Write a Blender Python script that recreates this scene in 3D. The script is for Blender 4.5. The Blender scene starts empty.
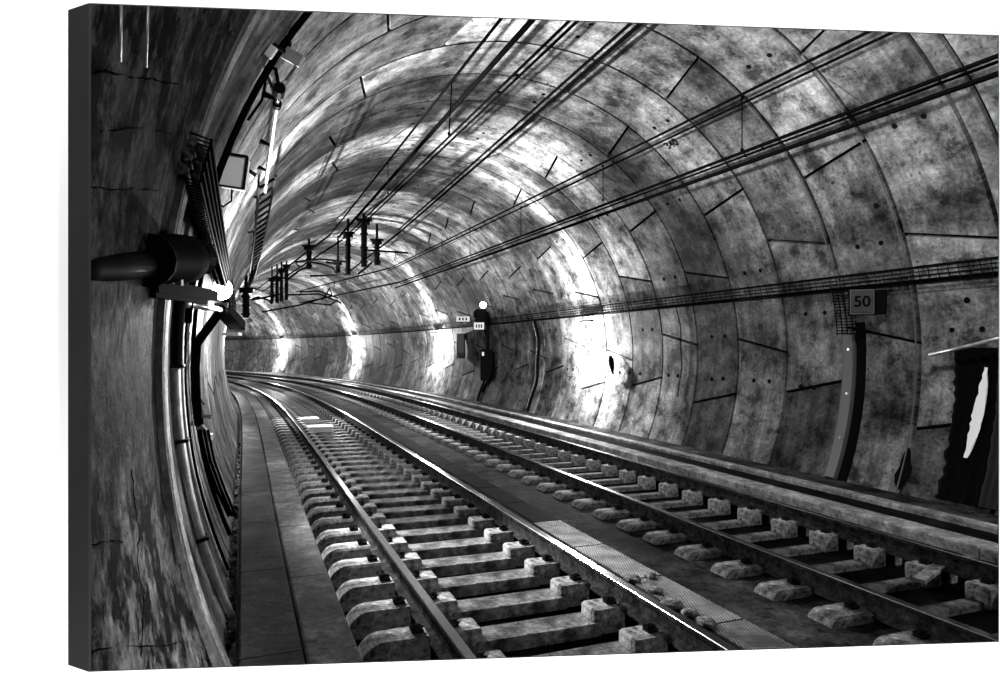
import bpy, math, random
from mathutils import Vector, Matrix
random.seed(7)
PI = math.pi
SC = bpy.context.scene
COL = SC.collection

# ------------------------------------------------------------------ camera, world, light
CZ = 1.90                                   # eye height above the track bed
F_PX, HORIZON = 685.16, 349.27
cam = bpy.data.cameras.new('camera'); cam_o = bpy.data.objects.new('camera', cam); COL.objects.link(cam_o)
cam.sensor_width = 36; cam.lens = 36*F_PX/1000; cam.shift_y = (HORIZON-338)/1000
cam.clip_start = .05; cam.clip_end = 400
cam_o.location = (0, 0, CZ); cam_o.rotation_euler = (PI/2, 0, 0)
SC.camera = cam_o
w = bpy.data.worlds.new('world'); SC.world = w; w.use_nodes = True
w.node_tree.nodes['Background'].inputs[0].default_value = (0, 0, 0, 1)
SC.view_settings.view_transform = 'Standard'; SC.view_settings.look = 'None'
SC.view_settings.exposure = 0.0; SC.view_settings.gamma = 1; SC.view_settings.use_curve_mapping = False

# ------------------------------------------------------------------ the tunnel's alignment (fitted curve)
TH, K0, K1 = -0.37573594, -0.00387928, 0.000403253
DS = .05; S_MIN = -4.0; N_S = int(100/DS)
_tab = []
def _build_path():
    x = y = 0.0
    def h(s): return TH-(K0*s+K1*s*s/2)
    n0 = int(-S_MIN/DS)
    pts = {n0: (0.0, 0.0)}
    for i in range(n0, N_S+n0):
        s = (i+.5-n0)*DS; x += math.sin(h(s))*DS; y += math.cos(h(s))*DS; pts[i+1] = (x, y)
    x = y = 0.0
    for i in range(n0, 0, -1):
        s = (i-.5-n0)*DS; x -= math.sin(h(s))*DS; y -= math.cos(h(s))*DS; pts[i-1] = (x, y)
    for i in range(0, N_S+n0+1): _tab.append((pts[i][0], pts[i][1], h((i-n0)*DS)))
_build_path()
def frame(s):
    f = (s-S_MIN)/DS; i = max(0, min(len(_tab)-2, int(f))); t = f-i
    a, b = _tab[i], _tab[i+1]
    return tuple(a[k]+(b[k]-a[k])*t for k in range(3))
def pos(s, o, z):                            # s along the tunnel, o to the right of the datum line, z from eye height
    x, y, h = frame(s)
    return Vector((x+math.cos(h)*o, y-math.sin(h)*o, CZ+z))
def P3(px, py, t):                           # point on a sight line at depth t
    return Vector(((px-500)/F_PX*t, t, CZ-(py-HORIZON)/F_PX*t))
def PZ(px, py, z):                           # point on a sight line at height z from the eye
    return P3(px, py, -z*F_PX/(py-HORIZON))
RT, OC, ZC = 4.0465, 3.6698, -0.0967         # bore radius and centre
def arc(s, a, dr=0.0):                       # angle a from the right-hand springing, anticlockwise
    return pos(s, OC+(RT-dr)*math.cos(a), ZC+(RT-dr)*math.sin(a))
def ang(z, side): 
    a = math.asin(max(-1, min(1, (z-ZC)/RT)))
    return a if side > 0 else PI-a

def point_light(name, loc, power, radius=.06):
    l = bpy.data.lights.new(name, 'POINT'); l.energy = power; l.shadow_soft_size = radius
    o = bpy.data.objects.new(name, l); o.location = loc; COL.objects.link(o); return o
def spot_light(name, loc, target, power, deg, blend=.5, radius=.05):
    l = bpy.data.lights.new(name, 'SPOT'); l.energy = power; l.shadow_soft_size = radius
    l.spot_size = math.radians(deg); l.spot_blend = blend
    o = bpy.data.objects.new(name, l); o.location = loc
    o.rotation_euler = (Vector(target)-Vector(loc)).to_track_quat('-Z', 'Y').to_euler(); COL.objects.link(o); return o

# unseen spots added to whiten the wall above, below and beside the canvas
WALL_FILL = 1.0
for i, (x0, x1) in enumerate(((-.95, .0), (.0, 1.15))):
    for zz, sgn in ((1.05, -1), (-1.05, 1)):
        xm = (x0+x1)/2; ym = 1.05+.075*xm
        spot_light('added_wall_spot', (xm, ym-.42, CZ+zz), (xm, ym+.1, CZ+sgn*-.62), (38 if sgn < 0 else 62)*WALL_FILL, 130, .3, .05)
spot_light('added_wall_spot', (-1.75, .75, CZ+.1), (-.85, 1.13, CZ+.02), 26*WALL_FILL, 80, .4, .05)

RIGHT_LAMPS = [2.2, 14.0, 26.0, 38.2, 50.5, 62.5]
LEFT_LAMPS = [9.3, 21.3, 33.5, 45.7, 57.5]
TRAY_Z = .86
P_RIGHT, P_UP, P_LEFT = 1500, 3000, 260
for s in RIGHT_LAMPS:
    a = ang(TRAY_Z-.50, 1)
    k = .10 if s < 5 else 1
    point_light('tunnel_lamp_and_fill_light', arc(s, a, .50), P_RIGHT*k, .07)
    if s > 5:
        spot_light('tunnel_lamp_downlight', arc(s, ang(TRAY_Z-.3, 1), .75), arc(s, ang(-.45, 1), 0), 2200, 75, .9, .06)
        q = arc(s, ang(TRAY_Z+.25, 1), .5)
        spot_light('tunnel_lamp_uplight', q, arc(s-.15, math.radians(36), -.05), P_UP*.45, 52, .9, .04)
        spot_light('tunnel_lamp_uplight', q, arc(s-.6, math.radians(66), -.05), P_UP*1.8, 40, .9, .04)
        spot_light('tunnel_lamp_uplight', q, arc(s-1.4, math.radians(92), 0), P_UP*2.6, 22, .9, .04)
        spot_light('tunnel_lamp_uplight', q, arc(s-1.6, math.radians(122), 0), P_UP*2.6, 20, .9, .04)
for i, s in enumerate(LEFT_LAMPS):
    q = pos(s-.1, .22, .72)
    point_light('tunnel_lamp_and_fill_light', q, P_LEFT, .08)
    spot_light('tunnel_lamp_uplight', q, arc(s-1.6, math.radians(128), 0), 4200, 62, .8, .05)
    spot_light('tunnel_lamp_uplight', q, arc(s+2.4, math.radians(74), 0), 9000, 30, .9, .05)
    spot_light('tunnel_lamp_uplight', q, arc(s-2.2, math.radians(70), 0), 5000, 64, .9, .05)
    spot_light('tunnel_lamp_downlight', q, pos(s-3.5, 1.8, -1.9), 3800, 40, .9, .05)
    spot_light('tunnel_lamp_sidelight', pos(s-.1, .42, .6), arc(s-2.6, ang(-.1, -1), 0), 4200, 34, .8, .05)
    spot_light('tunnel_lamp_sidelight', pos(s-.1, .45, .8), arc(s-2.3, ang(1.9, -1), 0), 2600, 46, .8, .05)
spot_light('tunnel_lamp_and_fill_light', pos(2.3, 6.2, .3), arc(2.5, ang(-1.35, -1)), 5200, 20, 1.0, .1)      # unseen fill spot added to brighten the lower near-left wall
spot_light('tunnel_lamp_and_fill_light', pos(3.2, 3.4, 3.2), arc(6.2, math.radians(28), 0), 850, 112, .7, .12)       # fill spot added under the crown, no fixture, to lift the near right lining

spot_light('tunnel_lamp_and_fill_light', pos(4.7, 6.6, 1.3), arc(4.5, ang(-.1, -1)), 2600, 17, .7, .06)      # spot without a fixture, added to brighten the strips on the left wall
spot_light('tunnel_lamp_and_fill_light', pos(2.2, 2.6, 3.1), arc(5.7, ang(1.75, -1)), 420, 34, .9, .06)       # unseen spot added high up to brighten the grey box and left shoulder
# ------------------------------------------------------------------ materials
def mat(name, base=.2, rough=.7, metal=0.0, emit=None, spec=.3):
    m = bpy.data.materials.new(name); m.use_nodes = True
    b = m.node_tree.nodes['Principled BSDF']
    b.inputs['Base Color'].default_value = (base, base, base, 1)
    b.inputs['Roughness'].default_value = rough; b.inputs['Metallic'].default_value = metal
    b.inputs['Specular IOR Level'].default_value = spec
    if spec < .1: b.inputs['IOR'].default_value = 1.12
    if emit:
        b.inputs['Emission Color'].default_value = (1, 1, 1, 1); b.inputs['Emission Strength'].default_value = emit
    return m
class NT:
    def __init__(s, m): s.t = m.node_tree; s.b = s.t.nodes['Principled BSDF']
    def n(s, kind, **kw):
        x = s.t.nodes.new(kind)
        for k, v in kw.items():
            if k in x.inputs.keys() if hasattr(x, 'inputs') else False: x.inputs[k].default_value = v
            else: setattr(x, k, v)
        return x
    def l(s, a, b): s.t.links.new(a, b)
    def noise(s, vec, scale, detail=6, rough=.6, dist=0.0):
        x = s.t.nodes.new('ShaderNodeTexNoise'); x.inputs['Scale'].default_value = scale
        x.inputs['Detail'].default_value = detail; x.inputs['Roughness'].default_value = rough
        x.inputs['Distortion'].default_value = dist; s.l(vec, x.inputs['Vector']); return x.outputs['Fac']
    def ramp(s, fac, stops):
        x = s.t.nodes.new('ShaderNodeValToRGB'); e = x.color_ramp.elements
        while len(e) < len(stops): e.new(.5)
        for i, (p, v) in enumerate(stops): e[i].position = p; e[i].color = (v, v, v, 1)
        s.l(fac, x.inputs[0]); return x.outputs[0]
    def mapping(s, vec, scale, loc=(0, 0, 0)):
        x = s.t.nodes.new('ShaderNodeMapping'); x.inputs['Scale'].default_value = scale; x.inputs['Location'].default_value = loc
        s.l(vec, x.inputs[0]); return x.outputs[0]
    def math(s, op, a, b):
        x = s.t.nodes.new('ShaderNodeMath'); x.operation = op
        for i, v in enumerate((a, b)):
            if isinstance(v, (int, float)): x.inputs[i].default_value = v
            else: s.l(v, x.inputs[i])
        return x.outputs[0]
    def bump(s, h, strength=.4, dist=.02):
        x = s.t.nodes.new('ShaderNodeBump'); x.inputs['Strength'].default_value = strength; x.inputs['Distance'].default_value = dist
        s.l(h, x.inputs['Height']); s.l(x.outputs[0], s.b.inputs['Normal'])
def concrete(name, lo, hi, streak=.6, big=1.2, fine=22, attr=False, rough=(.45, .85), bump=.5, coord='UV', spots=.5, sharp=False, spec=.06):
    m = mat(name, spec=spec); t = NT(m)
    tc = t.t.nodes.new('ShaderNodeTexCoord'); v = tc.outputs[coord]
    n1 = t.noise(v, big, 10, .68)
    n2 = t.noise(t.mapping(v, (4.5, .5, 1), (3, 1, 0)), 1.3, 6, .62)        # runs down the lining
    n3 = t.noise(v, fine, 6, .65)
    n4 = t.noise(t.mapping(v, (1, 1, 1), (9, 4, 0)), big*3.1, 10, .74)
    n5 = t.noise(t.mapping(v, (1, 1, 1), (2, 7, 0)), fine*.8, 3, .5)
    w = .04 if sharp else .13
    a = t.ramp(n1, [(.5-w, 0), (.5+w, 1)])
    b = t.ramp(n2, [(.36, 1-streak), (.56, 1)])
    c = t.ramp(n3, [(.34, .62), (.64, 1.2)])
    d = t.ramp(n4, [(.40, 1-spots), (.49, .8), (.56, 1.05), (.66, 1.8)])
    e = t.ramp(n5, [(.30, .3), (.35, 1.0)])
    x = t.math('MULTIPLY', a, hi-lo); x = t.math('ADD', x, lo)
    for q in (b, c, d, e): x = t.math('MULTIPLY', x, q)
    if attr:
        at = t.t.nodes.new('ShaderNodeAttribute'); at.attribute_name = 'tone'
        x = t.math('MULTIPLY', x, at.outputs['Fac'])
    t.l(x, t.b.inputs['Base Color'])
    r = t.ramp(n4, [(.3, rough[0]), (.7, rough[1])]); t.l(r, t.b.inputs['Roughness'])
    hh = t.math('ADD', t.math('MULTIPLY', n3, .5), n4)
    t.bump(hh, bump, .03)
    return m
M = dict(
    foot=concrete('rail_rust', .01, .06, coord='Object', big=9, streak=.1, spots=.4, rough=(.7, .95)),
    lining=concrete('lining_concrete', .045, .27, attr=True, spots=.8, streak=.45, big=.75, bump=.5),
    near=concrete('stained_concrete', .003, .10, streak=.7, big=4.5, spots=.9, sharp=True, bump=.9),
    groove=mat('dark_joint', .004, .9, spec=.0),
    shot=concrete('sprayed_concrete', .12, .75, fine=45, streak=.2, spots=.5, bump=1.0, rough=(.25, .7)),
    rib=concrete('smooth_rib', .06, .22, streak=.4, spots=.4),
    bed=concrete('wet_bed', .002, .014, coord='Object', big=1.4, rough=(.45, .9), bump=.4),
    mid=concrete('track_slab', .012, .075, coord='Object', big=1.1, rough=(.5, .9), spots=.8, streak=.3),
    walk2=concrete('kerb_lane_concrete', .06, .17, coord='Object', big=1.6, streak=.1, rough=(.4, .8)),
    walk=concrete('walkway_concrete', .022, .06, coord='Object', big=1.6, streak=.1, rough=(.4, .8)),
    kerb=concrete('kerb_concrete', .16, .42, coord='Object', big=2, streak=.2, rough=(.25, .6)),
    sleeper=concrete('sleeper_concrete', .03, .34, coord='Object', big=2.2, streak=.1, spots=.75, rough=(.2, .6)),
    block=concrete('block_concrete', .10, .48, coord='Object', big=4, streak=.1, spots=.8, rough=(.3, .7)),
    gutter=concrete('gutter_rubble', .006, .16, coord='Object', big=5, fine=40, streak=.1, spots=.9, rough=(.1, .5), bump=1.0, sharp=True),
    steel=mat('rail_steel', .13, .62, .35, spec=.2), head=mat('polished_rail_head', .32, .2, 1.0),
    black=mat('black_painted_steel', .004, .6, spec=.03), rubber=mat('black_rubber', .004, .7, spec=.02),
    cable=mat('cable_sheath', .002, .8, spec=0.0), ropes=mat('bundle_sheath', .03, .35, spec=.5), galv=mat('galvanised_steel', .4, .38, .7),
    greybox=mat('grey_enamel', .32, .5), white=mat('white_enamel', .75, .45), glow=mat('lamp_glass', .9, .3, emit=60),
    dim=mat('lamp_glass_dim', .9, .3, emit=12),
    wall=mat('white_paint', .92, .8, spec=.1), canvas=mat('dark_canvas_edge', .06, .85, spec=.1), hem=mat('canvas_hem', .022, .8, spec=.1),
    signgrey=mat('sign_face', .06, .6), tarp=mat('black_plastic', .003, .6, spec=.02), cover=mat('dull_cover_steel', .10, .5, .4), pale=mat('pale_enamel', .8, .5), plaster=mat('pale_plaster', .5, .9), grate=None)
def speckle(m, s, lo, hi):
    t = NT(m); tc = t.t.nodes.new('ShaderNodeTexCoord'); n = t.noise(tc.outputs['Object'], s, 8, .7)
    t.l(t.ramp(n, [(.35, lo), (.65, hi)]), t.b.inputs['Base Color'])
speckle(M['greybox'], 9, .22, .34); speckle(M['steel'], 14, .02, .09); speckle(M['galv'], 12, .22, .5); speckle(M['canvas'], 6, .012, .018)
def tread():
    m = mat('tread_plate', .25, .6, .1, spec=.15); t = NT(m); tc = t.t.nodes.new('ShaderNodeTexCoord')
    x = t.t.nodes.new('ShaderNodeTexVoronoi'); x.inputs['Scale'].default_value = 45; x.inputs['Randomness'].default_value = 0
    t.l(tc.outputs['Object'], x.inputs['Vector'])
    n = t.noise(tc.outputs['Object'], 3, 5, .6)
    r = t.ramp(x.outputs['Distance'], [(.2, 1), (.5, .25)])
    t.l(t.math('MULTIPLY', r, t.ramp(n, [(.4, .08), (.65, .42)])), t.b.inputs['Base Color']); t.bump(r, .6, .01)
    return m
M['grate'] = tread()
M['drain'] = mat('drain_grating', .012, .7, spec=.05)

# ------------------------------------------------------------------ mesh helpers
class MB:
    def __init__(s): s.v = []; s.f = []; s.uv = {}; s.tone = []; s.mi = []; s.cur = 0; s.t = 1.0
    def face(s, idx): s.f.append(tuple(idx)); s.mi.append(s.cur); s.tone.append(s.t)
    def add(s, vs, fs):
        o = len(s.v); s.v += [Vector(v) for v in vs]
        for f in fs: s.face([i+o for i in f])
    def box(s, c, d, rot=None, bev=0.0):
        c = Vector(c); hx, hy, hz = d[0]/2, d[1]/2, d[2]/2
        b = min(bev, hx*.9, hy*.9, hz*.9)
        if b <= 0:
            vs = [Vector((x*hx, y*hy, z*hz)) for z in (-1, 1) for x, y in ((-1, -1), (1, -1), (1, 1), (-1, 1))]
            fs = [(3, 2, 1, 0), (4, 5, 6, 7), (0, 1, 5, 4), (1, 2, 6, 5), (2, 3, 7, 6), (3, 0, 4, 7)]
        else:
            def ring(z, ix, iy):
                X, Y = hx-ix, hy-iy
                return [Vector((-X, -hy+iy+b, z)), Vector((-X+b, -Y, z)), Vector((X-b, -Y, z)), Vector((X, -hy+iy+b, z)),
                        Vector((X, hy-iy-b, z)), Vector((X-b, Y, z)), Vector((-X+b, Y, z)), Vector((-X, hy-iy-b, z))]
            R = [ring(-hz, b*.7, b*.7), ring(-hz+b, 0, 0), ring(hz-b, 0, 0), ring(hz, b*.7, b*.7)]
            vs = [p for r in R for p in r]; fs = []
            for k in range(3):
                for i in range(8): j = (i+1) % 8; fs.append((k*8+i, k*8+j, k*8+8+j, k*8+8+i))
            fs.append(tuple(range(7, -1, -1))); fs.append(tuple(range(24, 32)))
        if rot is not None: vs = [rot@v for v in vs]
        s.add([v+c for v in vs], fs)
    def tube(s, pts, r, n=8, cap=True):
        pts = [Vector(p) for p in pts]; rr = r if isinstance(r, (list, tuple)) else [r]*len(pts)
        o = len(s.v); up = None
        for i, p in enumerate(pts):
            d = (pts[min(i+1, len(pts)-1)]-pts[max(i-1, 0)]); d = d.normalized() if d.length > 1e-9 else Vector((0, 0, 1))
            if up is None: up = Vector((0, 0, 1)) if abs(d.z) < .9 else Vector((1, 0, 0))
            a = d.cross(up); a = a.normalized() if a.length > 1e-6 else Vector((1, 0, 0)); b = a.cross(d).normalized(); up = b
            for k in range(n):
                t = 2*PI*k/n; s.v.append(p+(a*math.cos(t)+b*math.sin(t))*rr[i])
        for i in range(len(pts)-1):
            for k in range(n):
                k2 = (k+1) % n; s.face((o+i*n+k, o+i*n+k2, o+(i+1)*n+k2, o+(i+1)*n+k))
        if cap: s.face([o+k for k in range(n)][::-1]); s.face([o+(len(pts)-1)*n+k for k in range(n)])
    def bar(s, a, b, wd, hg):
        a, b = Vector(a), Vector(b); d = (b-a); L = d.length
        s.box((a+b)/2, (wd, L, hg), d.to_track_quat('Y', 'Z').to_matrix())
    def sphere(s, c, r, n=12, m=8, sc=(1, 1, 1)):
        c = Vector(c); o = len(s.v)
        for j in range(m+1):
            ph = PI*j/m
            for i in range(n):
                t = 2*PI*i/n; s.v.append(c+Vector((r*sc[0]*math.sin(ph)*math.cos(t), r*sc[1]*math.sin(ph)*math.sin(t), r*sc[2]*math.cos(ph))))
        for j in range(m):
            for i in range(n):
                i2 = (i+1) % n; s.face((o+j*n+i, o+(j+1)*n+i, o+(j+1)*n+i2, o+j*n+i2))
    def sweep(s, prof, s0, s1, ds, close=True, dark=None):
        n = max(1, int(math.ceil((s1-s0)/ds))); o = len(s.v); m = len(prof)
        for i in range(n+1):
            ss = s0+(s1-s0)*i/n
            for (oo, z) in prof: s.v.append(pos(ss, oo, z))
        for i in range(n):
            for k in range(m if close else m-1):
                k2 = (k+1) % m; s.face((o+i*m+k, o+(i+1)*m+k, o+(i+1)*m+k2, o+i*m+k2))
        if close: s.face([o+k for k in range(m)][::-1]); s.face([o+n*m+k for k in range(m)])
    def build(s, name, material, parent=None, smooth=False, origin=None):
        me = bpy.data.meshes.new(name)
        org = Vector(origin) if origin is not None else Vector((0, 0, 0))
        me.from_pydata([v-org for v in s.v], [], s.f)
        for mm in (material if isinstance(material, (list, tuple)) else [material]): me.materials.append(mm)
        me.polygons.foreach_set('material_index', s.mi)
        if s.uv:
            l = me.uv_layers.new(name='UVMap')
            for li, loop in enumerate(me.loops): l.data[li].uv = s.uv.get(loop.vertex_index, (0, 0))
            at = me.attributes.new('tone', 'FLOAT', 'FACE'); at.data.foreach_set('value', s.tone)
        if smooth: me.polygons.foreach_set('use_smooth', [True]*len(me.polygons))
        me.update()
        o = bpy.data.objects.new(name, me); COL.objects.link(o)
        if parent is not None: o.parent = parent
        o.location = org
        return o
def tag(o, label, cat, group=None):
    o['label'] = label; o['category'] = cat
    if group: o['group'] = group
    return o
def struct(o): o['kind'] = 'structure'; return o
def empty(name, loc, label, cat, group=None, rz=0):
    e = bpy.data.objects.new(name, None); e.empty_display_size = .1; COL.objects.link(e)
    e.location = loc; e.rotation_euler = (0, 0, rz); return tag(e, label, cat, group)
def part(mb, name, m, par, label=None, smooth=False):         # mesh given in world coordinates, parented to an unrotated Empty
    o = mb.build(name, m, None, smooth)
    o.parent = par; o.location = -Vector(par.location)
    if label: o['label'] = label
    return o

# ------------------------------------------------------------------ white wall and canvas edge
FRONT = [P3(88.6, 3, 1.10), P3(999, 35.3, 1.2124), P3(999, 642, 1.2124), P3(88.6, 672, 1.10)]      # TL TR BR BL
A, Bp = P3(68, 10, 1.1235), P3(68, 665, 1.1235)
nrm = Vector((-.072, .997, 0))
def on_back(px, py):                          # wall plane through the back-left corner, parallel to the canvas
    d = Vector(((px-500)/F_PX, 1, -(py-HORIZON)/F_PX)); q = Vector((A.x, A.y, 0))
    t = (q.x*nrm.x+q.y*nrm.y)/(d.x*nrm.x+d.y*nrm.y); return P3(px, py, t)
BACK = [on_back(68, 10), on_back(89, 4.2), on_back(998.4, 36.2), on_back(998.4, 641.2), on_back(89, 671), on_back(68, 665)]
def wall_mesh():
    m = MB(); q = Vector((A.x, A.y, 0)); tx = Vector((.997, .072, 0)); th = nrm*.01
    def W(x, z): p = q+tx*x; return Vector((p.x, p.y, CZ+z))
    outer = [W(-2.2, 1.5), W(.03, 1.5), W(1.6, 1.5), W(3.4, 1.5), W(3.4, -1.5), W(1.6, -1.5), W(.03, -1.5), W(-2.2, -1.5)]
    inner = [BACK[0], BACK[1], BACK[2], BACK[2], BACK[3], BACK[3], BACK[4], BACK[5]]
    camp = Vector((0, 0, CZ)); cc = sum((v for v in inner), Vector())/8
    splay = [camp+(v-camp)*1.012+(v-cc).normalized()*.02 for v in inner]      # the opening is cut with splayed sides
    vs = outer+inner+[v+th for v in outer]+splay
    fs = []
    for i in range(8):
        j = (i+1) % 8
        for b, rev in ((0, 0), (16, 1)):
            f = [b+i, b+j, b+8+j, b+8+i]
            if inner[i] == inner[j]: f = [b+i, b+j, b+8+i]
            fs.append(tuple(f[::-1] if rev else f))
        if inner[i] != inner[j]: fs.append((8+i, 8+j, 24+j, 24+i))
    m.add(vs, fs); return m
struct(wall_mesh().build('wall_front', M['wall']))
fr = empty('canvas_frame', P3(88, 672, 1.10), 'shallow dark wrapped canvas edge projecting from the plain white wall around the tunnel view', 'picture frame')
m = MB()
F0 = FRONT; ins = [P3(91.0, 3.7, 1.1002), P3(998.7, 35.9, 1.2124), P3(998.7, 641.5, 1.2124), P3(91.0, 671.5, 1.1002)]
m.add([F0[0], F0[3], BACK[5], BACK[0]], [(0, 1, 2, 3)])
part(m, 'wrapped_side', M['canvas'], fr)
m = MB(); m.add(F0+ins, [(0, 1, 5, 4), (1, 2, 6, 5), (2, 3, 7, 6), (3, 0, 4, 7)])
m.add([F0[0], F0[1], BACK[2], BACK[1]], [(0, 1, 2, 3)]); m.add([F0[1], F0[2], BACK[3], BACK[2]], [(0, 1, 2, 3)])
m.add([F0[2], F0[3], BACK[4], BACK[3]], [(0, 1, 2, 3)])
m.add([F0[0], BACK[1], BACK[0]], [(0, 1, 2)]); m.add([F0[3], BACK[5], BACK[4]], [(0, 1, 2)])
part(m, 'front_hem', M['hem'], fr, 'thin grey hem along the canvas edge')

# ------------------------------------------------------------------ tunnel lining
PITCH = 1.09; S_REF = 7.06; S_END = 78.0
A0, A1 = math.radians(-29), math.radians(209)
def lining_patch(mb, s0, s1, a00, a01, a10, a11, tone, gap=.024, depth=.06, dr0=0.0):
    # a00..a01 start angle at s0/s1, a10..a11 end angle; slightly domed edge that drops into the joint
    na = max(2, int(abs(a10-a00)/math.radians(3.0))+1); ns = 2
    us = [gap*.8, gap*.95, (s0+s1)/2-s0, (s1-s0)-gap*.95, (s1-s0)-gap*.8]
    o = len(mb.v); mb.t = tone; rows = []
    for iu, u in enumerate(us):
        f = u/(s1-s0); sa, ea = a00+(a01-a00)*f, a10+(a11-a10)*f
        g = gap/RT; ks = [sa+g*.8, sa+g*.95]+[sa+g+(ea-sa-2*g)*k/na for k in range(1, na)]+[ea-g*.95, ea-g*.8]
        row = []
        for ik, a in enumerate(ks):
            edge = iu in (0, 4) or ik in (0, len(ks)-1)
            p = arc(s0+u, a, dr0-(depth if edge else 0)); mb.v.append(p); mb.uv[len(mb.v)-1] = (s0+u, a*RT); row.append(len(mb.v)-1)
        rows.append(row)
    for i in range(4):
        for k in range(len(rows[0])-1):
            mb.face((rows[i][k], rows[i][k+1], rows[i+1][k+1], rows[i+1][k]))
surf = {n: MB() for n in ('wall_right', 'ceiling', 'wall_left')}
rnd = random.Random(3)
ring_bolts = []
k0 = -2
k = k0
while S_REF+PITCH*k < S_END:
    s0 = S_REF+PITCH*k; s1 = s0+PITCH
    if s0 < 4.85: k += 1; continue
    off = (k % 2)*18+rnd.choice((-3, 0, 2))
    cuts = [-29, -8+off*.9-6*(k % 2), 22+off*.75, 62+off, 105+off, 150+off*.6, 186, 209]
    sl = [0, 4, -4, 5, -5, 4, -4, 0]
    sl = [x*(1 if k % 2 else -1)*.4 for x in sl]
    base = rnd.uniform(.65, 1.1)
    for j in range(7):
        am = (cuts[j]+cuts[j+1])/2
        mbn = 'wall_right' if am < 48 else ('ceiling' if am < 140 else 'wall_left')
        r = math.radians
        lining_patch(surf[mbn], s0, s1, r(cuts[j]-sl[j]), r(cuts[j]+sl[j]), r(cuts[j+1]-sl[j+1]), r(cuts[j+1]+sl[j+1]), base*rnd.uniform(.45, 1.5))
        if j in (1, 2, 3) and s0 < 40: ring_bolts.append((s0, r(am)))
    k += 1
# nearest strip of lining on the right, roof and left (short of the steel-edged rib)
for (sa, sb, dr, tn) in ((3.95, 4.62, 0, .8),):
    for j, (a, b) in enumerate(((-29, 20), (20, 80), (80, 140), (140, 209))):
        lining_patch(surf['wall_right' if j == 0 else 'wall_left' if j == 3 else 'ceiling'], sa, sb, math.radians(a), math.radians(a), math.radians(b), math.radians(b), tn)
# lining ahead of it only matters on the left, where the wall is a stained cast panel
for n, mb in surf.items(): struct(mb.build(n, M['lining']))
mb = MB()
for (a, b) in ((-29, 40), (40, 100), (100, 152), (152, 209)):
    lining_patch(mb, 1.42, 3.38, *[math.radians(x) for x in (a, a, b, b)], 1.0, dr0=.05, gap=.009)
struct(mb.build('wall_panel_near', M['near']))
# backing shell behind the joints
mb = MB(); n = 60
prof = [(OC+(RT+.07)*math.cos(A0+(A1-A0)*i/n), ZC+(RT+.07)*math.sin(A0+(A1-A0)*i/n)) for i in range(n+1)]
mb.sweep(prof, 1.42, S_END, 1.0, close=False)
struct(mb.build('wall_backing', M['groove']))
mb = MB(); mb.sweep([(p[0], p[1]) for p in prof], S_END, S_END+.02, .02, close=True); struct(mb.build('wall_end', M['groove']))
def arc_strip(sa, sb, h, a0, a1, name, mt, n=150, jitter=0.0):
    mb = MB(); rr = random.Random(5); prev = None
    for i in range(n+1):
        a = math.radians(a0+(a1-a0)*i/n); j1 = rr.uniform(-jitter, jitter); j2 = rr.uniform(-jitter, jitter)
        row = []
        for (ss, dr) in ((sa+j1, -.04), (sa+j1, h*.7), (sa+.03+j1, h), (sb-.03+j2, h), (sb+j2, h*.7), (sb+j2, -.04)):
            mb.v.append(arc(ss, a, dr)); mb.uv[len(mb.v)-1] = (ss, a*RT); row.append(len(mb.v)-1)
        if prev:
            for k in range(5): mb.face((prev[k], prev[k+1], row[k+1], row[k]))
        prev = row
    return struct(mb.build(name, mt))
arc_strip(3.38, 3.50, .075, -25, 207, 'trim_1', M['rib'])
arc_strip(3.53, 3.74, .07, -25, 207, 'trim_2', M['shot'], jitter=.008)
arc_strip(3.78, 3.90, .02, -25, 207, 'trim_3', M['shot'], jitter=.006)
arc_strip(4.64, 4.84, .03, -27, 207, 'trim_4', M['rib'])
# grout pipes along the joints
mb = MB()
for (sj) in (5.97, 7.06):
    mb.tube([arc(sj+.05, math.radians(a), .004) for a in range(-26, 60, 2)], .010, 6)
struct(mb.build('trim_5', M['rib']))
# cracks and casting joints across the stained panel on the near left
def on_wall(px, py, dr):
    t = 1.2; 
    while t < 12:
        p = P3(px, py, t); lo, hi = 0, 9.0; s = (p.y-.0)/math.cos(TH) if False else None
        best = min(((frame(i*.25)[0]-p.x)**2+(frame(i*.25)[1]-p.y)**2, i*.25) for i in range(0, 40))[1]
        x, y, h = frame(best); o = (p.x-x)*math.cos(h)-(p.y-y)*math.sin(h)
        if math.hypot(o-OC, p.z-CZ-ZC) > RT-dr: return p
        t += .01
mb = MB()
for line, wd in (([(86, 74), (105, 71), (130, 76), (155, 80), (182, 86)], .010), ([(86, 186), (110, 190), (135, 188), (165, 190)], .005), ([(100, 131), (140, 128), (176, 134)], .006),
                 ([(86, 546), (104, 542), (126, 541)], .008), ([(86, 652), (120, 647), (160, 646), (188, 640)], .007), ([(132, 470), (134, 500), (139, 530), (137, 560), (143, 600), (141, 668)], .009), ([(120, 215), (118, 240), (122, 262)], .004)):
    rr = random.Random(int(line[0][1])); P = []
    for (a, b), (c, d) in zip(line, line[1:]):
        for k in range(6): P.append(on_wall(a+(c-a)*k/6+rr.uniform(-1, 1), b+(d-b)*k/6+rr.uniform(-1.2, 1.2), .052))
    mb.tube(P, [wd*.35*rr.uniform(.3, 1.3) for _ in P], 5)
struct(mb.build('wall_cracks', M['groove']))
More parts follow.
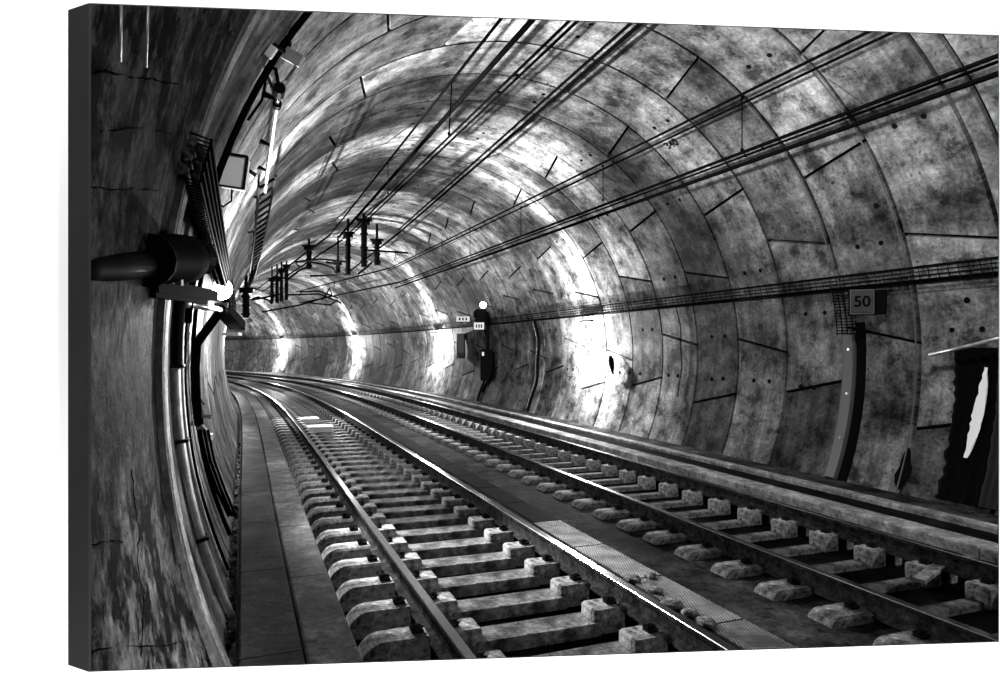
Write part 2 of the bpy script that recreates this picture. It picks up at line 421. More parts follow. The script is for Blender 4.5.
# bolt pockets: dark discs on the segments standing in for the shade inside open holes
mb = MB()
for (s0, a) in ring_bolts:
    for f in (.3, .62):
        c = arc(s0+PITCH*f, a, .004); inw = (arc(s0+PITCH*f, a, 1)-arc(s0+PITCH*f, a, 0)).normalized()
        mb.tube([c-inw*.01, c+inw*.003], .032, 10)
for (s, z) in ((5.35, .55), (6.45, .55), (6.2, 1.75), (7.6, -.55), (7.85, -.55), (8.5, -.5), (8.85, -.5), (9.6, -.5), (9.9, -.52), (10.9, -.5), (11.2, -.5), (12.2, -.5), (12.6, -.5), (13.0, -.5), (13.5, -.5), (15.2, -.5), (15.5, -.5)):
    a = ang(z, 1); c = arc(s, a, .004); inw = (arc(s, a, 1)-arc(s, a, 0)).normalized()
    mb.tube([c-inw*.01, c+inw*.004], .036, 10)
struct(mb.build('wall_bolt_hole_shade', M['groove']))

# ------------------------------------------------------------------ floor, slabs
ZB = -2.02
ORD = ['first', 'second', 'third', 'fourth', 'fifth', 'sixth', 'seventh', 'eighth', 'ninth', 'tenth', 'eleventh', 'twelfth', 'thirteenth', 'fourteenth', 'fifteenth', 'sixteenth', 'seventeenth', 'eighteenth', 'nineteenth', 'twentieth']
mb = MB(); mb.sweep([(-.4, ZB-.05), (-.4, ZB), (7.6, ZB), (7.6, ZB-.05)][::-1], 1.65, S_END, .6); struct(mb.build('floor', M['bed']))
# centre slab between the tracks
mb = MB(); mb.sweep([(2.80, ZB-.02), (2.80, -1.93), (2.84, -1.91), (4.36, -1.91), (4.40, -1.93), (4.40, ZB-.02)][::-1], 2.2, S_END, .5)
struct(mb.build('floor_centre_slab', M['mid']))
for i in range(34):
    s = 2.9+i*1.0; m = MB()
    if s < 6.5:
        m.sweep([(3.02, -1.915), (3.02, -1.897), (3.34, -1.897), (3.34, -1.915)][::-1], s+.01, s+.985, .33)
        tag(m.build('tread_plate', M['grate']), f'pale studded metal plate on the middle slab, {ORD[i]} from the bottom edge', 'cover plate', 'tread plates between the tracks')
    else:
        m.sweep([(3.04, -1.915), (3.04, -1.900), (3.34, -1.900), (3.34, -1.915)][::-1], s+.01, s+.985, .33)
        tag(m.build('drain_cover', M['drain']), 'dark drain grating in the middle slab between the tracks' + (f', {ORD[i-4]} beyond the pale plates' if i < 12 else ', far away'), 'drain cover', 'drain covers between the tracks')

# left walkway: two lanes of slabs
zl = -1.63
n_l = 0
def walkway(name, o0, o1, top, bot, s0, s1, L, mt, label, cat, grp, bev=.012, places=None):
    s = s0; i = 0
    while s < s1:
        m = MB(); e = min(s+L, s1)
        m.sweep([(o0, bot), (o0, top-bev), (o0+bev, top), (o1-bev, top), (o1, top-bev), (o1, bot)][::-1], s+.006, e-.006, .4)
        tag(m.build(name, mt), label+(f', {ORD[i]} from the near end' if i < 10 else ', far into the bend'), cat, grp+('' if i < 10 else ' far into the bend')); s = e; i += 1
mb = MB(); mb.sweep([(.0, ZB-.02), (.0, zl-.11), (.62, zl-.11), (.62, ZB-.02)][::-1], 2.0, S_END, .5); struct(mb.build('floor_walkway_base', M['mid']))
walkway('walkway_slab', .02, .345, zl, zl-.12, 2.35, 60, 1.5, M['walk'], 'dark slab in the wall lane of the left walkway', 'paving slab', 'wall-side slabs of the left walkway')
walkway('walkway_slab', .355, .63, zl, zl-.12, 2.1, 60, 1.5, M['walk2'], 'grey slab in the track lane of the left walkway', 'paving slab', 'track-side slabs of the left walkway')
# rubble gutter at the foot of the left wall
mb = MB(); rr = random.Random(9); prev = None
for i in range(180):
    s = 2.4+i*.06; row = []
    for j in range(7):
        o = -.24+.24*j/6; z = -1.70+rr.uniform(-.03, .04)+(.05 if j < 2 else 0); mb.v.append(pos(s, o, z)); row.append(len(mb.v)-1)
    if prev:
        for k in range(6): mb.face((prev[k], prev[k+1], row[k+1], row[k]))
    prev = row
o = mb.build('gutter_rubble', M['gutter']); tag(o, 'wet dark rubble and grit filling the gutter between left wall and walkway', 'rubble'); o['kind'] = 'stuff'
mb = MB(); mb.sweep([(-.55, ZB), (-.55, -1.76), (.0, -1.76), (.0, ZB)][::-1], 2.0, S_END, .6); struct(mb.build('floor_gutter_base', M['bed']))

# right platform: base, kerb stones, recess, back strip
mb = MB(); mb.sweep([(6.0, ZB-.02), (6.0, -1.86), (7.55, -1.86), (7.55, ZB-.02)][::-1], 2.6, S_END, .5); struct(mb.build('floor_platform_base', M['bed']))
walkway('kerb_stone', 5.98, 6.26, -1.705, -1.87, 2.8, 60, 1.25, M['kerb'], 'pale kerb stone of the right walkway', 'kerb stone', 'kerb stones of the right walkway')
mb = MB(); mb.sweep([(6.26, -1.87), (6.26, -1.75), (6.72, -1.75), (6.72, -1.87)][::-1], 2.6, S_END, .5); struct(mb.build('floor_platform', M['bed']))
walkway('trough_lid', 6.74, 6.90, -1.70, -1.87, 2.8, 60, 1.6, M['kerb'], 'narrow pale trough lid behind the right kerb', 'trough lid', 'trough lids of the right walkway')
mb = MB(); mb.sweep([(6.90, -1.87), (6.90, -1.72), (7.5, -1.72), (7.5, -1.87)][::-1], 2.6, S_END, .5); struct(mb.build('floor_platform_back', M['mid']))

# ------------------------------------------------------------------ rails
G = 1.435; O1 = 1.2255; O2 = O1+G+1.5668
RAILZ = -1.716
def rail(o, label):
    e = empty('rail', pos(3.0, o, RAILZ-.165), label, 'rail', 'running rails')
    m = MB(); z = RAILZ
    m.sweep([(o-.07, z-.165), (o+.07, z-.165), (o+.07, z-.152), (o+.012, z-.13), (o+.009, z-.045), (o+.034, z-.034), (o+.034, z-.006),
             (o-.034, z-.006), (o-.034, z-.034), (o-.009, z-.045), (o-.012, z-.13), (o-.07, z-.152)], 2.2, S_END-2, .35)
    part(m, 'web', M['foot'], e)
    m = MB(); m.sweep([(o-.034, z-.0065), (o+.034, z-.0065), (o+.029, z), (o-.029, z)], 2.2, S_END-2, .35)
    part(m, 'running_surface', M['head'], e, 'polished bright top of the rail')
rail(O1, 'leftmost of the four running rails, next to the left walkway')
rail(O1+G, 'second running rail from the left, right rail of the left track')
rail(O2, 'third running rail from the left, left rail of the right track')
rail(O2+G, 'rightmost of the four running rails, next to the pale kerb')

# ------------------------------------------------------------------ sleepers
def rot_box(x, y, z, dx, dy, dz, b=.012):
    m = MB(); m.box((x, y, z), (dx, dy, dz), None, b); return m
H = G/2
def round_block(sg, x0, x1, z1, r, hw):
    # block rounded off at its outer end, with slightly sloping flanks
    m = MB(); z0 = .0; pr = [(x0, z0), (x1, z0)]
    for i in range(0, 9):
        t = i/8*PI/2; pr.append((x1-r+r*math.cos(t), z1-r+r*math.sin(t)))
    pr.append((x0, z1)); n = len(pr); vs = []
    for y, e in ((-hw, .05), (-hw*.8, 0), (hw*.8, 0), (hw, .05)):
        for (x, z) in pr: vs.append((sg*(x-(x-x0)*e), y, z*(1-e*2)))
    fs = []
    for k in range(3):
        for i in range(n): j = (i+1) % n; f = (k*n+i, k*n+j, (k+1)*n+j, (k+1)*n+i); fs.append(f if sg < 0 else f[::-1])
    f0, f1 = tuple(range(n)), tuple(range(3*n, 4*n)); fs += [f0[::-1], f1] if sg < 0 else [f0, f1[::-1]]
    m.add(vs, fs); return m
def clip_mb(x, sg):
    m = MB(); m.box((x, 0, .185), (.08, .075, .02), None, .004)
    m.tube([(x+sg*.03, -.03, .19), (x+sg*.045, -.025, .205), (x-sg*.02, -.015, .212), (x-sg*.04, 0, .2), (x-sg*.02, .015, .212), (x+sg*.045, .025, .205), (x+sg*.03, .03, .19)], .007, 6)
    return m
def bolt_mb(x, sg):
    m = MB(); m.tube([(x+sg*.015, 0, .18), (x+sg*.015, 0, .225)], .012, 6); return m
ZS = ZB+CZ+.001                               # world height of the bed
def mesh_of(mb, name, mt):
    me = bpy.data.meshes.new(name); me.from_pydata(mb.v, [], mb.f); me.materials.append(mt); me.update(); return me
def sleeper_kind(kind):
    P = []                                    # (name, MB, material, own parts)
    if kind == 'left':
        P.append(('beam', rot_box(0, 0, .04, 2*H-.50, .25, .10), 'sleeper', []))
        ib = (.25, .22)
    else:
        P.append(('beam', rot_box(0, 0, .025, 2*H-.44, .12, .07), 'sleeper', []))
        ib = (.20, .20)
    for sg in (-1, 1):
        cl = [('rail_clip', clip_mb(sg*(H-.12), -sg), 'foot'), ('bolt', bolt_mb(sg*(H-.12), -sg), 'foot')]
        P.append(('inner_block', rot_box(sg*(H-.05-ib[0]/2), 0, .0875, ib[0], ib[1], .175, .014), 'block', cl))
        P.append(('rail_pad', rot_box(sg*H, 0, .066, .15, .18, .132, .004), 'black', []))
        co = [('rail_clip', clip_mb(sg*(H+.12), sg), 'foot'), ('bolt', bolt_mb(sg*(H+.12), sg), 'foot')]
        if sg > 0: P.append(('outer_block', rot_box(H+.105, 0, .075, .09, .2, .15), 'block', []))
        elif kind == 'left': P.append(('outer_block', round_block(sg, H+.06, H+.50, .175, .15, .12), 'block', co))
        else: P.append(('outer_block', round_block(sg, H+.06, H+.42, .175, .085, .13), 'block', co))
    tree = [(n, mesh_of(mb, n, M[mt]), [(n2, mesh_of(mb2, n2, M[mt2])) for n2, mb2, mt2 in ch]) for n, mb, mt, ch in P]
    allm = MB(); mats = [M['sleeper'], M['block'], M['black'], M['foot']]; ix = dict(sleeper=0, block=1, black=2, foot=3)
    for n, mb, mt, ch in P: allm.cur = ix[mt]; allm.add(mb.v, mb.f)
    far = bpy.data.meshes.new('railway_sleeper'); far.from_pydata(allm.v, [], allm.f)
    for q in mats: far.materials.append(q)
    far.polygons.foreach_set('material_index', allm.mi); far.update()
    return tree, far
def sleepers(oc, side, s_first):
    tree, far = sleeper_kind(side)
    s = s_first; i = 0; rr = random.Random(11 if oc < 3 else 12)
    shape = 'broad flat beam' if side == 'left' else 'thin dark beam'
    while s < 56:
        x, y, h = frame(s); p = pos(s, oc, 0); loc = (p.x, p.y, ZS)
        zone = f'{ORD[i]} from the near end' if i < 18 else 'in the middle distance' if s < 20 else 'in the far bend'
        lab = f'concrete sleeper with {shape} under the {side} track, {zone}'
        grp = f'sleepers of the {side} track '+('at the near end' if i < 18 else zone); i += 1
        if s < 24:
            e = empty('railway_sleeper', loc, lab, 'sleeper', grp, -h+rr.uniform(-.012, .012))
            for nm, me, ch in tree:
                c = bpy.data.objects.new(nm, me); COL.objects.link(c); c.parent = e
                for n2, me2 in ch: d = bpy.data.objects.new(n2, me2); COL.objects.link(d); d.parent = c
        else:
            o = bpy.data.objects.new('railway_sleeper', far); COL.objects.link(o); o.location = loc; o.rotation_euler = (0, 0, -h); tag(o, lab, 'sleeper', grp)
        s += .54
sleepers(O1+H, 'left', 2.76)
sleepers(O2+H, 'right', 2.60)
# signalling boxes between the rails of the left track
for (s, o, dx, lab) in ((16.6, 1.75, .55, 'nearer flat pale equipment box between the rails of the left track'), (18.6, 1.7, .45, 'farther flat pale equipment box between the rails of the left track')):
    p = pos(s, o, 0); x, y, h = frame(s); e = empty('track_box', (p.x, p.y, CZ-1.96), lab, 'equipment box', None, -h)
    a = MB(); a.box((0, 0, .07), (dx, .5, .14), None, .02); a.build('housing', M['greybox'], e); a = MB(); a.box((0, 0, .15), (dx*1.05, .54, .02), None, .006); a.build('lid', M['white'], e)
# loose things on the bed
def plank(a, b, wd, hg, lab, mt, name='plank'):
    m = MB(); m.bar(a, b, wd, hg); tag(m.build(name, mt), lab, 'plank')
plank(pos(3.95, 5.12, -1.86), pos(4.15, 5.62, -1.86), .10, .03, 'white speckled plank lying across the right track at the frame edge', M['block'])
for i, (px, py) in enumerate(((632, 578), (655, 590), (672, 604), (650, 575), (690, 612), (706, 622))):
    p = PZ(px, py, -1.88); m = MB(); rr = random.Random(i)
    m.sphere((0, 0, 0), .05+.02*rr.random(), 7, 5, (1.3, 1, .5)); o = m.build('stone', M['block']); o.location = p; o.rotation_euler = (0, 0, rr.random()*3)
    tag(o, 'small pale loose stone on the middle slab by the second rail', 'stone', 'loose stones on the middle slab')

# ------------------------------------------------------------------ cable trays
def tray(side, s0, s1, z0, z1, depth, lab, ds_wire=.12, ncab=4):
    a0 = ang(z0, side)
    e = empty('cable_tray', arc(s0, a0, .05), lab, 'cable tray')
    def q(s, d, z): a = ang(z, side); return arc(s, a, d)
    m = MB()
    for d, z in [(depth, z0+(z1-z0)*i/4) for i in range(5)]+[(.03, z0), (depth*.55, z0), (.03, z1)]:
        n = int((s1-s0)/.8)+1; m.tube([q(s0+(s1-s0)*i/n, d, z) for i in range(n+1)], .0075, 5)
    s = s0
    while s < min(s1, 34):
        m.tube([q(s, .02, z1), q(s, depth, z1), q(s, depth, z0), q(s, .02, z0)], .006, 4); s += ds_wire if s < 16 else ds_wire*3
    part(m, 'wire_basket', M['black'], e)
    for i in range(ncab):
        m = MB(); zz = z0+.025+.04*(i//2)*1.6; dd = .05+.055*(i % 2); rc = .02 if side < 0 else .012; n = int((s1-s0)/.8)+1
        m.tube([q(s0+(s1-s0)*k/n, dd+.006*math.sin(k*1.7+i), zz+.006*math.sin(k*1.1+i*2)) for k in range(n+1)], rc, 6)
        part(m, 'cable', M['ropes'] if side < 0 else M['cable'], e, smooth=True)
    return e
tray(1, 4.1, 66, .80, .99, .13, 'black wire cable tray running along the right-hand wall', .12, 2)
tray(-1, 3.35, 66, .78, .98, .14, 'dark wire cable tray along the left wall leading to the lamp', .07, 6)

# riser of wire tray + steel cover beside the speed sign
e = empty('cable_riser', arc(7.06, ang(-1.72, 1), .0), 'steel covered cable riser climbing the right wall to the tray beside the 50 sign', 'cable duct')
m = MB()
for ds in (-.13, -.045, .045, .13): m.tube([arc(6.98+ds, ang(z/100, 1), .10) for z in range(20, 84, 4)], .0075, 5)
for z in range(22, 84, 4): m.tube([arc(6.85, ang(z/100, 1), .02), arc(6.85, ang(z/100, 1), .1), arc(7.11, ang(z/100, 1), .1), arc(7.11, ang(z/100, 1), .02)], .006, 4)
part(m, 'wire_basket', M['black'], e)
m = MB(); rows = []
for z in range(-172, 28, 8):
    a = ang(z/100, 1); rows.append([len(m.v)+i for i in range(4)])
    for (ds, d) in ((-.13, .0), (-.12, .09), (.03, .09), (.04, .0)): m.v.append(arc(7.0+ds, a, d))
for i in range(len(rows)-1):
    for k in range(3): m.face((rows[i][k], rows[i][k+1], rows[i+1][k+1], rows[i+1][k]))
m.face(rows[-1])
part(m, 'cover_plate', M['cover'], e)
m = MB(); rows = []
for z in range(-172, 40, 8):
    a = ang(z/100, 1); rows.append([len(m.v)+i for i in range(4)])
    for (ds, d) in ((-.26, .0), (-.25, .05), (-.15, .05), (-.14, .0)): m.v.append(arc(7.0+ds, a, d))
for i in range(len(rows)-1):
    for k in range(3): m.face((rows[i][k], rows[i][k+1], rows[i+1][k+1], rows[i+1][k]))
part(m, 'side_channel', M['black'], e)
m = MB()
for z in (-1.2, -.6, 0): m.box(arc(6.93, ang(z, 1), .1), (.025, .025, .025))
part(m, 'screw', M['galv'], e)

def riser(s, z0, z1, r, lab, mt='cable', wob=.02, dr=.04, side=1, name='cable_riser'):
    m = MB(); n = 16
    m.tube([arc(s+wob*math.sin(i*.9), ang(z0+(z1-z0)*i/n, side), dr) for i in range(n+1)], r, 7)
    return tag(m.build(name, M[mt], smooth=True), lab, 'cable')
riser(17.2, -1.7, .82, .04, 'dark hose hanging from the tray down the right wall between two lit patches', wob=.05)
riser(17.32, -1.7, .82, .018, 'pale thin conduit beside the dark hose on the right wall', 'galv', wob=.05)
riser(21.15, -1.7, .82, .035, 'dark cable dropping down the right wall below the signal box', wob=.08)
riser(10.36+.4, -.9, .8, .01, 'thin dark wire hanging on the right wall left of the covered riser')

# speed sign
def flat_frame(c, yaw): return Matrix.Translation(c)@Matrix.Rotation(yaw, 4, 'Z')
def text_mesh(body, size, depth, mt, name, parent, loc, rot=(PI/2, 0, 0), lab=None):
    cu = bpy.data.curves.new(name, 'FONT'); cu.body = body; cu.size = size; cu.extrude = depth; cu.align_x = 'CENTER'; cu.align_y = 'CENTER'; cu.offset = size*.022
    t = bpy.data.objects.new(name, cu); COL.objects.link(t); dg = bpy.context.evaluated_depsgraph_get()
    me = bpy.data.meshes.new_from_object(t.evaluated_get(dg)); me.materials.clear(); me.materials.append(mt)
    COL.objects.unlink(t); bpy.data.objects.remove(t)
    o = bpy.data.objects.new(name, me); COL.objects.link(o); o.parent = parent; o.location = loc; o.rotation_euler = rot
    if lab: o['label'] = lab
    return o
c = P3(862, 302, 8.55)
e = empty('speed_sign', c, 'small square grey sign reading 50 under the tray on the right wall', 'sign', None, -.42)
m = MB(); m.box((0, 0, 0), (.27, .02, .31), None, .005); m.build('plate', M['signgrey'], e)
m = MB(); m.box((0, -.013, .0), (.235, .006, .275), None, .002); m.box((0, .02, 0), (.30, .03, .335)); m.build('border', M['black'], e)
m = MB(); m.box((0, -.017, 0), (.225, .004, .265)); m.build('face', mat('sign_grey_face', .045, .7, spec=.02), e)
text_mesh('50', .19, .003, M['black'], 'numerals', e, (0, -.021, 0), (PI/2, 0, 0), 'black numerals 50')
m = MB(); m.bar((.1, .02, .1), (.2, .5, .1), .03, .03); m.bar((.1, .02, -.1), (.2, .5, -.1), .03, .03); m.build('bracket', M['black'], e)
c = P3(880.5, 302, 8.6); e = empty('signal_box', c, 'narrow black box hanging just right of the 50 sign', 'box', None, -.7)
m = MB(); m.box((0, 0, 0), (.13, .06, .31), None, .01); m.build('housing', M['black'], e)
m = MB(); m.box((0, .25, 0), (.03, .4, .03)); m.build('bracket', M['black'], e)

# steel rod and torn black sheeting at the right edge
m = MB(); m.tube([P3(930, 355, 7.95), P3(960, 348, 7.55), P3(1012, 335, 7.0)], .022, 8)
tag(m.build('steel_rod', M['galv'], smooth=True), 'pale steel rod slanting across the right wall above the black sheeting', 'rod')
def sheet(sa, sb, z0, z1, dr, fold, mt, name, lab, cat, edge=.0, seed=1):
    m = MB(); rr = random.Random(seed); nz = 26; nu = 22; prev = None
    for i in range(nz+1):
        z = z0+(z1-z0)*i/nz; row = []; ja = rr.uniform(-edge, edge); jb = rr.uniform(-edge, edge)
        for k in range(nu+1):
            s = sa+ja+(sb+jb-sa-ja)*k/nu; m.v.append(arc(s, ang(z, 1), dr+fold*(.5+.5*math.sin(k*1.35+.4*math.sin(i*.4))))); row.append(len(m.v)-1)
        if prev:
            for k in range(nu): m.face((prev[k], prev[k+1], row[k+1], row[k]))
        prev = row
    return tag(m.build(name, mt, smooth=True), lab, cat)
sheet(4.86, 5.50, -1.7, .02, .045, .05, M['tarp'], 'plastic_sheet', 'torn black plastic sheeting hanging under the rod on the right wall', 'sheeting', .03)
sheet(4.62, 4.98, -1.7, .06, .10, .05, M['near'], 'fabric_drape', 'dark grey folded drape at the far right edge beside the black sheeting', 'drape', .01, 4)
def strip():
    m = MB(); rr = random.Random(8); prev = None
    for i in range(25):
        f = i/24; z = -1.22+1.02*f; wd = .02+.085*math.sin(PI*min(1, f*1.05))**.7; c = 5.21-.12*f; row = []
        for s in (c-wd*.6+rr.uniform(-.012, .012), c+wd*.5+rr.uniform(-.012, .012)): m.v.append(arc(s, ang(z, 1), .125)); row.append(len(m.v)-1)
        for s in (c+wd*.5, c-wd*.6): m.v.append(arc(s, ang(z, 1), .11)); row.append(len(m.v)-1)
        if prev:
            for k in range(4): m.face((prev[k], prev[(k+1) % 4], row[(k+1) % 4], row[k]))
        prev = row
    return m
tag(strip().build('torn_strip', M['white']), 'jagged white strip showing in the black sheeting on the right wall', 'torn strip')
# shade of a small hollow at the wall foot, drawn as a flat dark face
m = MB()
m.v = [arc(6.0+.11*math.sin(t)*(1.0 if math.cos(t) < 0 else .6), ang(-1.42-.26*math.cos(t+PI)*(1 if math.cos(t) < 0 else .9), 1), .004) for t in [i/16*2*PI for i in range(16)]]
m.face(range(16)); struct(m.build('wall_hollow_shade', M['groove']))

# ------------------------------------------------------------------ lamps
def wall_lamp(s, lab):
    a = ang(TRAY_Z-.20, 1); p = arc(s, a, .24); x, y, h = frame(s)
    e = empty('wall_lamp', p, lab, 'lamp', None, -h)
    m = MB(); m.box((0, 0, .03), (.10, .55, .05), None, .01); m.build('housing', M['black'], e)
    m = MB(); m.box((.0, 0, -.01), (.07, .48, .03), None, .01); m.build('lamp_glass', M['dim'], e, False)
    m = MB(); m.box((.13, 0, .04), (.26, .03, .02)); m.build('bracket', M['black'], e)
WORDS = ['nearest lit patch', 'second lit patch from the front', 'third lit patch from the front', 'fourth lit patch in the bend', 'farthest lit patch']
for s, wd in zip(RIGHT_LAMPS[1:], WORDS): wall_lamp(s, f'slim lamp under the right wall tray above the {wd}')
# left lamp with its bracket work
lp = P3(221, 289, 8.3)
e = empty('bulkhead_lamp', lp, 'glowing white bulkhead lamp on the left wall at the end of the big pipe', 'lamp')
m = MB(); m.sphere(lp, .13, 20, 14); part(m, 'lamp_glass', M['glow'], e, smooth=True)
m = MB(); m.tube([lp+Vector((-.03, .03, .0)), lp+Vector((-.14, .08, .0))], .09, 12); part(m, 'housing', M['black'], e)
m = MB(); m.tube([lp+Vector((-.1, .06, -.02)), P3(196, 300, 7.6)], .025, 8); part(m, 'arm', M['black'], e)
for i, s in enumerate(LEFT_LAMPS[1:]):
    p = pos(s, -.06, .72); ee = empty('bulkhead_lamp', p, 'bulkhead lamp on the left wall hidden around the bend', 'lamp', 'left wall lamps round the bend')
    m = MB(); m.sphere(p, .09, 12, 8); part(m, 'lamp_glass', M['glow'], ee, smooth=True)
    m = MB(); m.tube([p, p+(arc(s, ang(.72, -1), 0)-p)*.9], .05, 8); part(m, 'housing', M['black'], ee)

# ------------------------------------------------------------------ left wall fittings
e = empty('steel_pipe', P3(150, 262, 2.6), 'thick dark pipe with a swollen canister end on the left wall', 'pipe')
pp = [P3(64, 270, 1.52), P3(86, 268, 1.70), P3(110, 267, 1.95), P3(150, 264, 2.6)]
m = MB(); m.tube(pp, [.034, .038, .042, .052], 16); part(m, 'pipe', M['black'], e, smooth=True)
ax = [P3(148, 260, 2.55), P3(150, 259, 2.62), P3(153, 259, 2.7), P3(175, 259, 3.0), P3(186, 259, 3.12), P3(192, 260, 3.18), P3(196, 260, 3.2)]
m = MB(); m.tube(ax, [.05, .085, .096, .110, .108, .085, .055], 20); part(m, 'canister', M['black'], e, smooth=True)
m = MB(); m.tube([P3(146.5, 260, 2.5), P3(149, 260, 2.56)], .10, 16)
for k in range(8):
    t = k/8*2*PI; c = P3(147, 260, 2.52)+Vector((0.0, .085*math.cos(t), .085*math.sin(t))); m.box(c, (.05, .02, .02))
part(m, 'flange', M['black'], e)
m = MB(); m.tube([P3(192, 256, 3.2), P3(199, 258, 3.3)], .085, 14)
for k in range(6):
    t = k/6*2*PI; m.box(P3(199, 258, 3.3)+Vector((.02, 0, 0))+Vector((0, .07*math.cos(t), .07*math.sin(t))), (.05, .022, .022))
part(m, 'end_flange', M['black'], e)
e = empty('pipe_bracket', P3(165, 292, 2.9), 'black steel arm under the big pipe on the left wall', 'bracket')
m = MB(); m.bar(P3(152, 285, 2.75), P3(214, 296, 4.2), .05, .06); m.bar(P3(152, 291, 2.75), P3(205, 300, 3.9), .03, .05); part(m, 'arm', M['black'], e)
m = MB(); 
for px, py in ((164, 279), (171, 280), (180, 282)): m.box(P3(px, py, 2.9), (.02, .02, .03))
part(m, 'bolt', M['galv'], e)
e = empty('stay_bar', P3(190, 308, 5.5), 'pale horizontal tube on the left wall just below the glowing lamp', 'bar')
m = MB(); m.tube([P3(186, 304, 4.6), P3(222, 310, 6.2)], .026, 10); part(m, 'tube', M['galv'], e, smooth=True)
m = MB(); m.tube([P3(221, 309, 6.1), P3(225, 311, 6.3)], .04, 10); part(m, 'end_cap', M['black'], e)
e = empty('angled_lamp_head', P3(232, 318, 6.6), 'small tilted floodlight head below the glowing lamp on the left wall', 'lamp')
m = MB(); m.bar(P3(222, 308, 6.3), P3(238, 326, 6.8), .14, .09); part(m, 'housing', M['black'], e)
m = MB(); m.bar(P3(222, 305, 6.28), P3(230, 315, 6.5), .10, .05); part(m, 'reflector', M['galv'], e)
m = MB(); m.box(P3(232, 334, 6.8), (.16, .1, .03)); part(m, 'base_plate', M['white'], e)
# black stanchion: diagonal strut then down the wall
e = empty('stanchion', P3(196, 400, 5.4), 'black steel post with slanting strut against the left wall below the lamp', 'post')
m = MB(); m.bar(P3(219, 313, 5.6), P3(197, 343, 5.5), .075, .06); part(m, 'strut', M['black'], e)
pts = [P3(197, 340, 5.5), P3(195, 370, 5.45), P3(196, 400, 5.4), P3(199, 425, 5.4)]
m = MB(); m.tube(pts, .038, 8); part(m, 'post', M['black'], e)
m = MB(); m.tube([P3(200, 416, 5.4), P3(212, 417, 5.4)], .016, 8); m.tube([P3(199, 425, 5.4), P3(211, 438, 5.5)], .03, 8); m.box(P3(209, 437, 5.45), (.05, .05, .05)); part(m, 'valve', M['galv'], e)
for i, (dx, r) in enumerate(((0, .014), (4, .012), (8, .010))):
    m = MB(); m.tube([P3(200+dx, 430, 5.4), P3(206+dx, 460, 5.3), P3(217+dx, 490, 5.2), P3(229+dx*.8, 516, 5.1)], r, 6); part(m, 'cable', M['cable'], e)
# bright conduit following the wall
e = empty('conduit', arc(4.5, ang(-1.6, -1), .05), 'shiny steel conduit curving down the left wall from a black sleeve', 'pipe')
m = MB(); m.tube([arc(4.49, ang(z/100, -1), .05) for z in range(-165, -8, 6)], .022, 10); part(m, 'tube', M['galv'], e, smooth=True)
m = MB(); m.tube([arc(4.49, ang(z/100, -1), .05) for z in range(-10, 46, 5)], .030, 10); part(m, 'sleeve', M['black'], e, 'black upper sleeve')
m = MB()
for z in (-.1, -.55, -1.15):
    m = MB(); m.tube([arc(4.43, ang(z, -1), .02), arc(4.44, ang(z, -1), .085), arc(4.54, ang(z, -1), .085), arc(4.55, ang(z, -1), .02)], .012, 6)
    part(m, 'clamp', M['black'], e)
# more vertical cables on the left wall
for (s, z0, z1, r, mt, lab) in ((3.8, -1.2, .3, .006, 'cable', 'thin black cable down the left wall by the sprayed strip'),
                                (5.15, -1.6, .7, .012, 'galv', 'thin pale pipe down the left wall behind the conduit'),
                                (5.3, -1.6, .7, .018, 'cable', 'black cable down the left wall beside the thin pale pipe'),
                                (6.3, -1.6, .7, .018, 'cable', 'black cable down the left wall behind the stanchion')):
    riser(s, z0, z1, r, lab, mt, .015, .03, -1, 'wall_cable')
# long black cable sweeping up from the tray over the roof shoulder
m = MB(); m.tube([arc(5.0+.35*math.sin((a-165)/26), math.radians(a), .06) for a in range(176, 120, -3)], .024, 8)
tag(m.build('power_cable', M['cable'], smooth=True), 'thick black cable climbing the left shoulder of the tunnel behind the grey box', 'cable')
m = MB(); m.tube([P3(258, 68, 4.6), P3(250, 55, 4.6), P3(262, 45, 4.6), P3(272, 55, 4.7), P3(266, 78, 4.8), P3(262, 100, 4.9), P3(248, 120, 5.0)], .010, 6)
tag(m.build('loose_cable', M['cable'], smooth=True), 'thin looping black cable under the upper camera box', 'cable')
# grey box
bc = P3(234.5, 173, 5.35); e = empty('junction_box', bc, 'pale grey square junction box on the left wall above the lamp', 'junction box', None, .12)
m = MB(); m.box((0, 0, 0), (.185, .12, .245), Matrix.Rotation(.13, 3, 'Y'), .008); m.build('housing', M['pale'], e)
m = MB(); R_ = Matrix.Rotation(.13, 3, 'Y'); m.box(R_@Vector((0, -.062, -.125)), (.20, .03, .012), R_); m.box(R_@Vector((0, -.062, .128)), (.20, .03, .012), R_); m.box(R_@Vector((.098, -.055, 0)), (.01, .04, .25), R_); m.build('rim', M['black'], e)
m = MB(); m.bar((-.1, .02, -.08), (-.25, .1, -.05), .04, .05); m.bar((-.1, .02, .05), (-.25, .1, .08), .03, .03); m.build('bracket', M['black'], e)
m = MB(); m.tube([Vector((-.02, 0, -.13)), Vector((-.02, -.01, -.22)), Vector((-.08, -.02, -.27)), Vector((-.15, -.02, -.22)), Vector((-.2, 0, -.1))], .008, 6); m.build('cable', M['cable'], e, True)
m = MB(); m.tube([Vector((-.11, 0, .10)), Vector((-.10, 0, .17))], .022, 8); m.tube([Vector((-.13, 0, -.03)), Vector((-.12, 0, .05))], .018, 8); m.build('cable_gland', M['white'], e)
